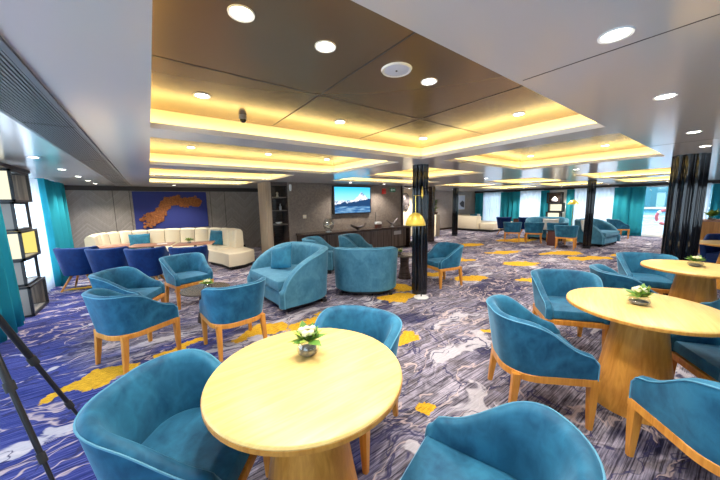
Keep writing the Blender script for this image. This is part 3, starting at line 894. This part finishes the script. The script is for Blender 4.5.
def seat_poly(o1, o2):
    n = len(bp); A = []; C = []
    for i, p in enumerate(bp):
        a, b = bp[max(i - 1, 0)], bp[min(i + 1, n - 1)]; d = (b - a).normalized(); nr = Vector((d.y, -d.x))
        A.append(Vector((p.x + nr.x * o1, p.y + nr.y * o1)))
        k = .62
        C.append(Vector((p.x + nr.x * o2, p.y + nr.y * o2)))
    return A, C
def seat_strip(z0, z1, o1, o2, bm):
    A, C = seat_poly(o1, o2)
    rings = []
    for a, c in zip(A, C):
        m = (c - a).normalized() * .03
        rings.append([Vector((a.x, a.y, z0)), Vector((a.x, a.y, z1)), Vector((c.x - m.x, c.y - m.y, z1)), Vector((c.x, c.y, z1 - .03)), Vector((c.x, c.y, z0))])
    loft(bm, rings); return bm
obj('seat', seat_strip(.10, .40, .17, .66, B()), M['cream'], t)
obj('chaise', poly_prism(B(), [(1.05, 8.15), (1.30, 7.40), (1.36, 6.92), (1.72, 7.0), (2.04, 7.30), (1.98, 7.95), (1.75, 8.3)], .09, .39, .03), M['cream'], t)
bm = B(); poly_prism(bm, [(1.15, 8.10), (1.38, 7.4), (1.42, 7.0), (1.72, 7.06), (1.98, 7.34), (1.93, 7.9), (1.7, 8.2)], 0, .09); seat_strip(0, .1, .1, .58, bm)
obj('plinth', bm, M['blackfoot'], t)
pillow(-.28, 9.45, .60, .46, .40, face(.0, -1), .30, M['pillow'], 'teal pillow at the left end of the cream channel sofa')
pillow(1.44, 8.72, .62, .46, .42, face(-.75, -.65), .30, M['pillow'], 'teal pillow at the right end of the cream channel sofa, near the chaise')
# slim cafe tables between the navy chairs and the sofa
def slim_table(loc, rz, w, d, label):
    t = thing('cafe_table', label, 'table', loc, rz, 'slim wooden tables by the cream sofa')
    obj('tabletop', box(B(), -w / 2, w / 2, -d / 2, d / 2, .69, .715, .006), M['tabwood'], t)
    obj('column', lathe(B(), [(.028, .02), (.028, .69)], 16), M['black'], t)
    obj('foot', lathe(B(), [(.20, 0), (.20, .012), (.03, .022)], 28), M['black'], t)
    return t
slim_table((-.72, 7.75, 0), .0, .62, .5, 'small wooden table at the left end of the cream sofa')
slim_table((-.02, 7.35, 0), -.25, .75, .5, 'wooden table with a paper menu before the left pillow of the cream sofa')
slim_table((.72, 6.95, 0), -.3, .72, .5, 'wooden table with a small plant before the middle of the cream sofa')
bm = B(); box(bm, -.09, .09, -.06, .06, 0, .004)
o = obj('menu_card', bm, M['paper'], None, False); o.location = (.15, 7.3, .715); tag(o, 'white paper card lying on the wooden table by the cream sofa', 'card')
bud_vase((.62, 7.0, .715), 'tiny potted sprig on the wooden table before the cream sofa', .04, .8, 1.7, False)

# ---------------------------------------------------------------- artwork
t = thing('wall_art', 'wide ultramarine panel with a winding copper relief above the cream sofa', 'artwork', (.57, YA - .012, 1.38))
obj('panel', box(B(), -.93, .93, -.03, .01, -.54, .56), M['artblue'], t, False)
ax = smooth_path([(-.66, -.30), (-.50, -.24), (-.36, -.16), (-.24, .06), (-.12, .24), (.10, .30), (.30, .22), (.50, .28), (.68, .22)], 6)
bm = B()
for i, p in enumerate(ax):
    wd = .15 + .03 * math.sin(i * .9) + (.05 if i < 14 else 0)
    for q in range(11):
        a = random.random() * 2 * PI; rr = .92 * wd * math.sqrt(random.random())
        x, z = p.x + rr * math.cos(a) * .8, p.y + rr * math.sin(a); s = .022 + random.random() * .026; dp = .02 + random.random() * .035
        rings = [[Vector((x + s * k * math.cos(2 * PI * j / 9), -.03 - dd, z + s * k * math.sin(2 * PI * j / 9))) for j in range(9)] for k, dd in ((1, 0), (1, dp), (.7, dp + .006), (.45, dp - .004))]
        loft(bm, rings)
obj('copper_relief', bm, M['copper'], t)['label'] = 'winding copper relief of clustered discs'

# ---------------------------------------------------------------- stacked box shelf by the left window
t = thing('box_shelf', 'stacked black-edged box shelf with backlit cells by the left window', 'shelf', (-1.62, 0, 0))
def cell(bm, x0, x1, y0, y1, z0, z1, f=.03):
    # four edge bars at each open face (faces look along X)
    for x in (x0, x1 - f):
        box(bm, x, x + f, y0, y1, z0, z0 + f); box(bm, x, x + f, y0, y1, z1 - f, z1); box(bm, x, x + f, y0, y0 + f, z0, z1); box(bm, x, x + f, y1 - f, y1, z0, z1)
    for y in (y0, y1 - f):
        box(bm, x0, x1, y, y + f, z0, z0 + f); box(bm, x0, x1, y, y + f, z1 - f, z1)
cells = [(.0, .43), (.43, .80), (.80, 1.20), (1.20, 1.60), (1.60, 2.03)]
for i, (z0, z1) in enumerate(cells):
    odd = i % 2 == 0
    xa, xb = (-.20, .19) if odd else (-.22, .155)
    ya, yb = (5.80, 6.52) if odd else (5.86, 6.46)
    bm = B(); cell(bm, xa, xb, ya, yb, z0, z1)
    fr = obj('cell_frame', bm, M['black'], t, False)
    bm = B(); box(bm, xa + .01, xb - .01, ya + .01, yb - .01, z0 + .006, z0 + .022)
    obj('shelf_board', bm, M['greypanel'], fr, False)
    if i in (2, 4):
        bm = B(); box(bm, xa + .03, xb - .03, ya + .008, ya + .018, z0 + .03, z1 - .03); obj('light_panel', bm, M['backlit'], fr, False)
        bm = B(); box(bm, xa + .03, xb - .03, yb - .018, yb - .008, z0 + .03, z1 - .03); obj('end_panel', bm, M['backlity'] if i == 2 else M['stripewood'], fr, False)
    elif i in (1, 3):
        bm = B(); box(bm, xa + .012, xb - .012, ya + .004, ya + .016, z0 + .02, z1 - .02); obj('side_panel', bm, M['greypanel'], fr, False)
    else:
        bm = B(); box(bm, xa + .012, xb - .012, ya + .004, ya + .016, z0 + .02, z1 - .02); obj('end_panel', box(B(), xa + .012, xb - .012, yb - .016, yb - .006, z0 + .02, z1 - .02), M['stripewood'], fr, False); obj('side_panel', bm, M['greypanel'], fr, False)

# ---------------------------------------------------------------- niche, television, console
t = thing('niche_shelves', 'three dark shelves set in the narrow wall niche', 'shelf', (2.74, 7.42, 0))
for z in (.97, 1.34, 1.69): obj('shelf', box(B(), -.204, .204, -.18, .19, z - .012, z + .012), M['stripewood'], t, False)
def ornament(name, loc, prof, mat, label):
    o = obj(name, lathe(B(), prof, 20), mat); o.location = loc; tag(o, label, 'ornament')
ornament('figurine', (2.74, 7.36, 1.702), [(.03, 0), (.035, .02), (.02, .06), (.035, .10), (.012, .13)], M['cream'], 'small cream figurine on the top niche shelf')
ornament('bottle', (2.80, 7.34, 1.354), [(.03, 0), (.034, .09), (.012, .13), (.012, .17)], M['steel'], 'slim grey bottle on the middle niche shelf')
ornament('shell_dish', (2.74, 7.34, .985), [(.03, 0), (.08, .03), (.085, .05), (.05, .035)], M['white'], 'white shell dish on the lowest niche shelf')
t = thing('wall_sconce', 'small white wall sconce at the right edge of the niche', 'lamp', (3.02, 7.2, 1.93))
obj('bracket', box(B(), -.02, .02, -.03, 0, -.05, .05, .004), M['gold'], t, False)
obj('shade', lathe(B(), [(.02, -.08), (.035, -.02), (.035, .06), (.025, .09)], 18, (0, -.065, 0)), M['trimwhite'], t)
def tv_mat():
    t = NT('television picture'); sp = t.n('ShaderNodeSeparateXYZ', {0: t.coord()}); x, z = sp.outputs[0], sp.outputs[2]
    n = t.noise(t.n('ShaderNodeCombineXYZ', {0: x}).outputs[0], 3.0, 6, .6)
    n2 = t.noise(t.coord(), 7, 6, .65)
    peak = t.math('SUBTRACT', .30, t.math('ABSOLUTE', t.math('SUBTRACT', x, .32)))
    ridge = t.math('MULTIPLY_ADD', n, .22, t.math('MULTIPLY_ADD', t.math('MAXIMUM', peak, 0.0), .85, -.12))
    below = t.math('LESS_THAN', z, ridge)
    snow = t.ramp(n2, [(.42, (.12, .22, .38)), (.55, (.88, .90, .92))])
    sky = t.ramp(t.math('MULTIPLY_ADD', z, 1.2, .5), [(.3, (.45, .80, .95)), (.9, (.05, .48, .80))])
    c = t.mix(below, sky, snow)
    hill = t.math('LESS_THAN', z, t.math('MULTIPLY_ADD', t.noise(t.n('ShaderNodeCombineXYZ', {0: x, 1: 3.0}).outputs[0], 4, 5, .6), .3, t.math('MULTIPLY_ADD', x, .12, -.20)))
    c = t.mix(hill, c, (.015, .05, .13))
    sea = t.math('LESS_THAN', z, -.19)
    c = t.mix(sea, c, t.ramp(t.noise(t.coord((2, 1, 16)), 2.0, 3), [(.40, (.02, .10, .26)), (.65, (.18, .34, .50))]))
    em = t.n('ShaderNodeEmission', {0: c, 1: 1.15}); t.t.links.new(em.outputs[0], t.out.inputs[0]); return t.m
t = thing('television', 'flat wall television showing a snowy mountain above water', 'television', (5.02, 7.195, 1.60))
obj('casing', box(B(), -.70, .70, -.07, 0, -.42, .42, .01), M['black'], t, False)
obj('screen', box(B(), -.66, .66, -.075, -.065, -.385, .385), tv_mat(), t, False)
t = thing('console', 'long dark walnut console against the television wall', 'console table', (5.05, 6.92, 0))
obj('worktop', box(B(), -1.92, 2.0, -.30, .27, .66, .72, .006), M['darkwood'], t, False)
obj('carcass', box(B(), -1.78, 1.86, -.18, .25, .06, .66), M['stripewood'], t, False)
obj('plinth', box(B(), -1.72, 1.80, -.14, .2, 0, .06), M['black'], t, False)
bm = B(); box(bm, -1.90, -1.84, -.28, .25, 0, .66); obj('end_panel', bm, M['darkwood'], t, False)
bm = B(); box(bm, 1.92, 1.98, -.28, .25, 0, .66); obj('end_panel', bm, M['darkwood'], t, False)
bm = B(); box(bm, 1.30, 1.62, -.192, -.18, .46, .58); obj('notice_plate', bm, M['steel'], t, False)
bm = B()
for x in (-1.2, -.6, 0, .6, 1.2): box(bm, x - .004, x + .004, -.184, -.179, .07, .65)
obj('door_gaps', bm, M['black'], t, False)
t = thing('globe_vase', 'round glass globe vase on the left of the console', 'vase', (3.97, 6.85, .72))
obj('bowl', lathe(B(), [(.05, .05), (.12, .09), (.155, .17), (.155, .24), (.12, .33), (.09, .37), (.085, .37)], 28, cap=False), M['vase'], t)
obj('stand', lathe(B(), [(.09, 0), (.09, .012), (.03, .03), (.04, .06)], 24), M['steel'], t)
bm = B()
for i in range(7):
    a = i * .9; tube(bm, [(.05 * math.cos(a), .05 * math.sin(a), .10 + .015 * i), (.11 * math.cos(a + 1), .11 * math.sin(a + 1), .14 + .02 * i)], .012, 6)
obj('driftwood', bm, M['cream'], t)
t = thing('leaf_dish', 'long dark leaf-shaped dish in the middle of the console', 'dish', (4.96, 6.8, .72))
rings = []
for i in range(13):
    u = i / 12; x = -.28 + .56 * u; w = .09 * math.sin(PI * (.04 + .92 * u)); zc = .06 + .10 * abs(2 * u - 1) ** 2
    rings.append([Vector((x, -w, zc + .03)), Vector((x, 0, zc - .035)), Vector((x, w, zc + .03)), Vector((x, 0, zc - .02))])
bm = B(); loft(bm, rings); obj('blade', bm, M['wreath'], t)
obj('foot', lathe(B(), [(.06, 0), (.06, .01), (.02, .03)], 20), M['wreath'], t)
t = thing('gift_box', 'small red and white box on the right part of the console', 'box', (5.72, 6.78, .72))
obj('body', box(B(), -.09, .09, -.06, .06, 0, .12, .004), M['brown'], t, False)
obj('lid', box(B(), -.093, .093, -.063, .063, .12, .19, .004), M['paper'], t, False)
obj('stick', tube(B(), [(-.08, .03, .19), (-.08, .03, .50)], .006, 6), M['black'], t)
t = thing('bird_sculpture', 'dark bird-wing sculpture at the right end of the console', 'sculpture', (6.33, 6.8, .72))
rings = []
for i in range(11):
    u = i / 10; x = -.24 + .48 * u; zc = .10 + .16 * (abs(2 * u - 1) ** 1.4) * (1.2 if u > .5 else .8); w = .05 * (1 - .7 * abs(2 * u - 1)); hh = .035 * (1 - .7 * abs(2 * u - 1))
    rings.append([Vector((x, -w, zc)), Vector((x, 0, zc - hh)), Vector((x, w, zc)), Vector((x, 0, zc + hh))])
bm = B(); loft(bm, rings); obj('wings', bm, M['wreath'], t)
obj('stand', lathe(B(), [(.06, 0), (.06, .012), (.012, .02), (.012, .09)], 18), M['steel'], t)
t = thing('thermostat', 'small pale wall control left of the television', 'wall switch', (3.42, 7.2, 1.16))
obj('plate', box(B(), -.05, .05, -.02, 0, -.05, .05, .006), M['cream'], t, False); obj('dial', lathe(B(), [(.02, 0), (.02, .012)], 16).copy() if False else box(B(), -.018, .018, -.028, -.02, -.018, .018, .004), M['trimwhite'], t, False)
t = thing('fire_alarm', 'red round fire alarm sounder right of the television', 'alarm', (6.33, 7.2, 1.88))
bm = B()
loft(bm, [[Vector((r * math.cos(2 * PI * i / 20), y, r * math.sin(2 * PI * i / 20))) for i in range(20)] for r, y in ((.08, 0), (.08, -.03), (.065, -.05), (.03, -.055))]); obj('body', bm, M['red'], t)
obj('back_plate', box(B(), -.09, .09, -.012, 0, -.09, .09, .01), M['red'], t, False)
t = thing('exit_sign', 'small green running-man sign right of the fire alarm', 'sign', (6.72, 7.2, 1.93))
obj('plate', box(B(), -.12, .12, -.02, 0, -.06, .06, .004), M['green'], t, False)
bm = B(); box(bm, -.09, -.02, -.024, -.02, -.035, .035); box(bm, .02, .06, -.024, -.02, -.015, .015)
tube(bm, [(.06, -.022, .0), (.085, -.022, 0)], [.03, .002], 4)
obj('pictogram', bm, M['white'], t, False)
# corridor wreath, bag
t = thing('round_wall_relief', 'round dark metal relief on the lit corridor wall', 'artwork', (8.95, 8.8, 1.55))
bm = B()
for k in range(4):
    R0 = .13 + .07 * k
    tube(bm, [(R0 * .7 * math.cos(a / 24 * 2 * PI), -.03, R0 * math.sin(a / 24 * 2 * PI)) for a in range(25)], .026, 6)
obj('rings', bm, M['wreath'], t); obj('hub', box(B(), -.05, .05, -.06, 0, -.08, .08, .01), M['wreath'], t, False)
t = thing('black_bag', 'black bag lying on the floor at the right end of the console', 'bag', (7.0, 6.35, 0))
bm = B(); bmesh.ops.create_uvsphere(bm, u_segments=20, v_segments=12, radius=1)
for v in bm.verts: v.co = Vector((v.co.x * .28, v.co.y * .17, .15 + .15 * max(-1, v.co.z * 1.1 if v.co.z < 0 else v.co.z)))
obj('body', bm, M['black'], t); obj('handle', tube(B(), [(-.12, 0, .28), (-.08, 0, .37), (.08, 0, .37), (.12, 0, .28)], .014, 8), M['rubber'], t)

# ---------------------------------------------------------------- brass dome lamp
t = thing('floor_lamp', 'floor lamp with a brass petal dome shade before the slim black column', 'lamp', (3.34, 2.92, 0))
obj('base', lathe(B(), [(.115, 0), (.115, .012), (.02, .02)], 32), M['trimwhite'], t)
obj('pole', tube(B(), [(0, 0, .015), (0, 0, 1.70)], .009, 10), M['black'], t)
fr = Vector((-.805, .593, 0))
obj('arm', tube(B(), [fr * -.03 + Vector((0, 0, 1.60)), fr * .13 + Vector((0, 0, 1.60))], .007, 8), M['gold'], t)
obj('finial', lathe(B(), [(.004, 1.54), (.016, 1.58), (.016, 1.63), (.004, 1.73)], 12), M['gold'], t)
bm = B(); seg = 48; cx = fr * .10
rings = []
for r, z in ((.004, 1.345), (.05, 1.335), (.09, 1.30), (.12, 1.25), (.138, 1.19), (.145, 1.15)):
    rings.append([Vector((cx.x + r * (1 + .07 * abs(math.sin(6 * PI * i / seg)) * (r / .145)) * math.cos(2 * PI * i / seg), cx.y + r * (1 + .07 * abs(math.sin(6 * PI * i / seg)) * (r / .145)) * math.sin(2 * PI * i / seg), z)) for i in range(seg)])
loft(bm, rings, False)
sh = obj('lamp_shade', bm, M['goldshade'], t); so = sh.modifiers.new('thick', 'SOLIDIFY'); so.thickness = .004
obj('hanger', tube(B(), [cx + Vector((0, 0, 1.60)), cx + Vector((0, 0, 1.34))], .005, 8), M['gold'], t)
obj('bulb', lathe(B(), [(.004, 1.27), (.025, 1.25), (.03, 1.22), (.015, 1.19), (.003, 1.185)], 14, tuple(cx)), emis('warm bulb', (1, .75, .3), 6), t)

# ---------------------------------------------------------------- far lounge
t = thing('pedestal_planter', 'tall cream pedestal topped by a leafy plant beside the dark corridor jamb', 'planter', (10.09, 8.06, 0))
obj('pedestal', box(B(), -.14, .14, -.14, .14, 0, .95, .01), M['cream'], t, False)
obj('pot', lathe(B(), [(.08, .95), (.11, 1.05), (.10, 1.07)], 20), M['darkwood'], t)
bm = B()
for i in range(40):
    a = random.random() * 2 * PI; z = 1.06 + random.random() * .5; ln = .10 + random.random() * .1
    d = Vector((math.cos(a), math.sin(a), .5)); s = Vector((-math.sin(a), math.cos(a), 0)); p = Vector((0, 0, z))
    V = [bm.verts.new(q) for q in (p, p + d * ln * .5 + s * .03, p + d * ln, p + d * ln * .5 - s * .03)]; bm.faces.new(V)
obj('foliage', bm, M['leaf'], t); obj('stem', tube(B(), [(0, 0, 1.05), (0, 0, 1.55)], .012, 6), M['brown'], t)
t = thing('framed_picture', 'pale framed picture on the far wall beyond the column', 'picture', (14.2, 9.6, 1.45))
obj('frame', box(B(), -.38, .38, -.03, 0, -.40, .40), M['trimwhite'], t, False); obj('print', box(B(), -.35, .35, -.036, -.03, -.37, .37), M['picture'], t, False)
bm = B()
vs = [bm.verts.new(p) for p in ((-.15, -.038, -.05), (.0, -.038, -.22), (.3, -.038, -.3), (.3, -.038, .02), (.12, -.038, .10))]; bm.faces.new(vs); obj('dark_motif', bm, M['printdark'], t, False)
t = thing('corner_sofa', 'cream leather corner sofa with a chaise in the far corner at right', 'sofa', (13.15, 8.2, 0))
obj('backrest', box(B(), -.05, 2.05, .75, 1.05, .10, .78, .05), M['cream'], t)
obj('arm', box(B(), -.10, .30, -.35, 1.0, .10, .76, .06), M['cream'], t)
obj('seat', box(B(), .25, 2.05, .0, .8, .10, .42, .04), M['cream'], t)
obj('chaise', box(B(), .1, 2.0, -1.1, .05, .10, .42, .04), M['cream'], t)
obj('plinth', box(B(), .0, 1.95, -1.0, 1.0, 0, .10), M['blackfoot'], t, False)
pillow(14.3, 8.80, .62, .5, .4, face(-.3, -1), .25, M['pillow'], 'dark teal pillow on the cream corner sofa at right')
def side_table(loc, label, w=.36, h=.5):
    t = thing('side_table', label, 'table', loc, 0)
    obj('tabletop', box(B(), -w / 2, w / 2, -w / 2, w / 2, h - .03, h, .005), M['darkwood'], t, False)
    obj('body', box(B(), -w * .42, w * .42, -w * .42, w * .42, 0, h - .03), M['brown'], t, False)
side_table((10.72, 3.70, 0), 'dark mahogany side table between the far tub chairs', .3, .5)
side_table((14.9, 6.75, 0), 'dark side table at the end of the cream corner sofa', .35, .6)
pillow(11.7, 4.15, .62, .5, .42, face(-.95, -.3), .2, M['paper'], 'white pillow on the loveseat under the small lit shelf')
pillow(11.35, 3.0, .66, .4, .4, face(-.3, -1), .2, M['paper'], 'white pillow at the left end of the loveseat behind the far column')
t = thing('lit_shelf', 'small dark shelf unit with glowing cells between two teal curtains', 'shelf', (15.3, 5.27, 0))
for i, (z0, z1) in enumerate(((.1, .55), (.55, .95), (.95, 1.35), (1.35, 1.85))):
    d = .04 if i % 2 else -.04
    bm = B(); cell(bm, -.13, .13, -.30 + d, .30 + d, z0, z1, .05); fr = obj('cell_frame', bm, M['black'], t, False)
    bm = B(); box(bm, .02, .04, -.26 + d, .26 + d, z0 + .04, z1 - .04); obj('light_panel', bm, M['backlit'] if i < 3 else M['darkwood'], fr, False)
bm = B(); box(bm, -.1, .1, -.2, .2, 0, .1); obj('plinth', bm, M['black'], t, False)
ornament('white_vase', (15.22, 5.3, 1.405), [(.05, 0), (.12, .05), (.13, .12), (.05, .22), (.03, .26)], M['white'], 'white vase in the top cell of the small lit shelf')
t = thing('gold_lamp', 'brass dome floor lamp beside the far black column', 'lamp', (14.7, 4.40, 0))
obj('base', lathe(B(), [(.14, 0), (.14, .02), (.02, .03)], 24), M['gold'], t); obj('pole', tube(B(), [(0, 0, .02), (0, 0, 1.5)], .012, 8), M['gold'], t)
obj('shade', lathe(B(), [(.01, 1.50), (.10, 1.46), (.18, 1.36), (.20, 1.30)], 28, cap=False), M['goldshade'], t)
t = thing('service_counter', 'wooden counter with an oak top at the right edge before the teal curtain', 'counter', (12.2, .05, 0))
obj('worktop', box(B(), -.4, .4, -1.2, .75, .86, .90, .008), M['tabwood'], t, False); obj('carcass', box(B(), -.35, .35, -1.15, .65, .0, .86), M['cone'], t, False)
dup(nav0, (8.55, .12, 0), face(-.9, .3), 'navy tub chair at the right edge behind the third oak table')
bud_vase((12.1, .5, .90), 'green plant on the wooden counter at the right edge', .07, .8, 4.0, False)
# deck rail and life ring outside the clear window
t = thing('deck_railing', 'white ship railing outside the clear sea window', 'railing', (17.9, 0, 0))
for z in (.35, .7, 1.05): obj('rail', tube(B(), [(0, -5, z), (0, 12, z)], .025, 8), M['white'], t)
for i in range(9): obj('post', tube(B(), [(0, -5 + i * 2.1, -.05), (0, -5 + i * 2.1, 1.05)], .03, 8), M['white'], t)
t = thing('life_ring', 'faded red life ring hung on the railing outside the clear sea window', 'life ring', (17.80, 1.95, .69))
bm = B(); loft(bm, [[Vector((math.sin(2 * PI * k / 8) * .06, (.30 + .06 * math.cos(2 * PI * k / 8)) * math.cos(2 * PI * i / 32), (.30 + .06 * math.cos(2 * PI * k / 8)) * math.sin(2 * PI * i / 32))) for k in range(8)] for i in range(33)], False)
obj('ring', bm, M['lifering'], t)
bm = B()
for k in range(4):
    a = PI / 4 + k * PI / 2; c = Vector((0, .30 * math.cos(a), .30 * math.sin(a)))
    tube(bm, [c + Vector((0, -.05 * math.sin(a), .05 * math.cos(a))), c - Vector((0, -.05 * math.sin(a), .05 * math.cos(a)))], .066, 12)
obj('bands', bm, M['white'], t)

# ---------------------------------------------------------------- tripod at bottom left
t = thing('tripod', 'black camera tripod whose two legs cross the bottom left corner', 'tripod', (-.80, 2.30, 0))
ap = Vector((0, 0, 1.23))
feet = [Vector((.34, .21, 0)), Vector((.31, -.37, 0)), Vector((-.45, .05, 0))]
for F in feet:
    bm = B(); tube(bm, [ap, ap.lerp(F, .5)], .016, 10); tube(bm, [ap.lerp(F, .48), ap.lerp(F, .8)], .012, 10); tube(bm, [ap.lerp(F, .78), ap.lerp(F, .985)], .009, 10)
    lg = obj('leg', bm, M['black'], t)
    for k in (.5, .8): obj('clamp', tube(B(), [ap.lerp(F, k - .02), ap.lerp(F, k + .02)], .021 if k < .6 else .017, 10), M['rubber'], lg)
    bm = B(); tube(bm, [ap.lerp(F, .98), F], .013, 10); obj('rubber_foot', bm, M['rubber'], lg)
obj('head', lathe(B(), [(.03, 0), (.035, .03), (.025, .08), (.03, .12)], 20, tuple(ap)), M['black'], t)
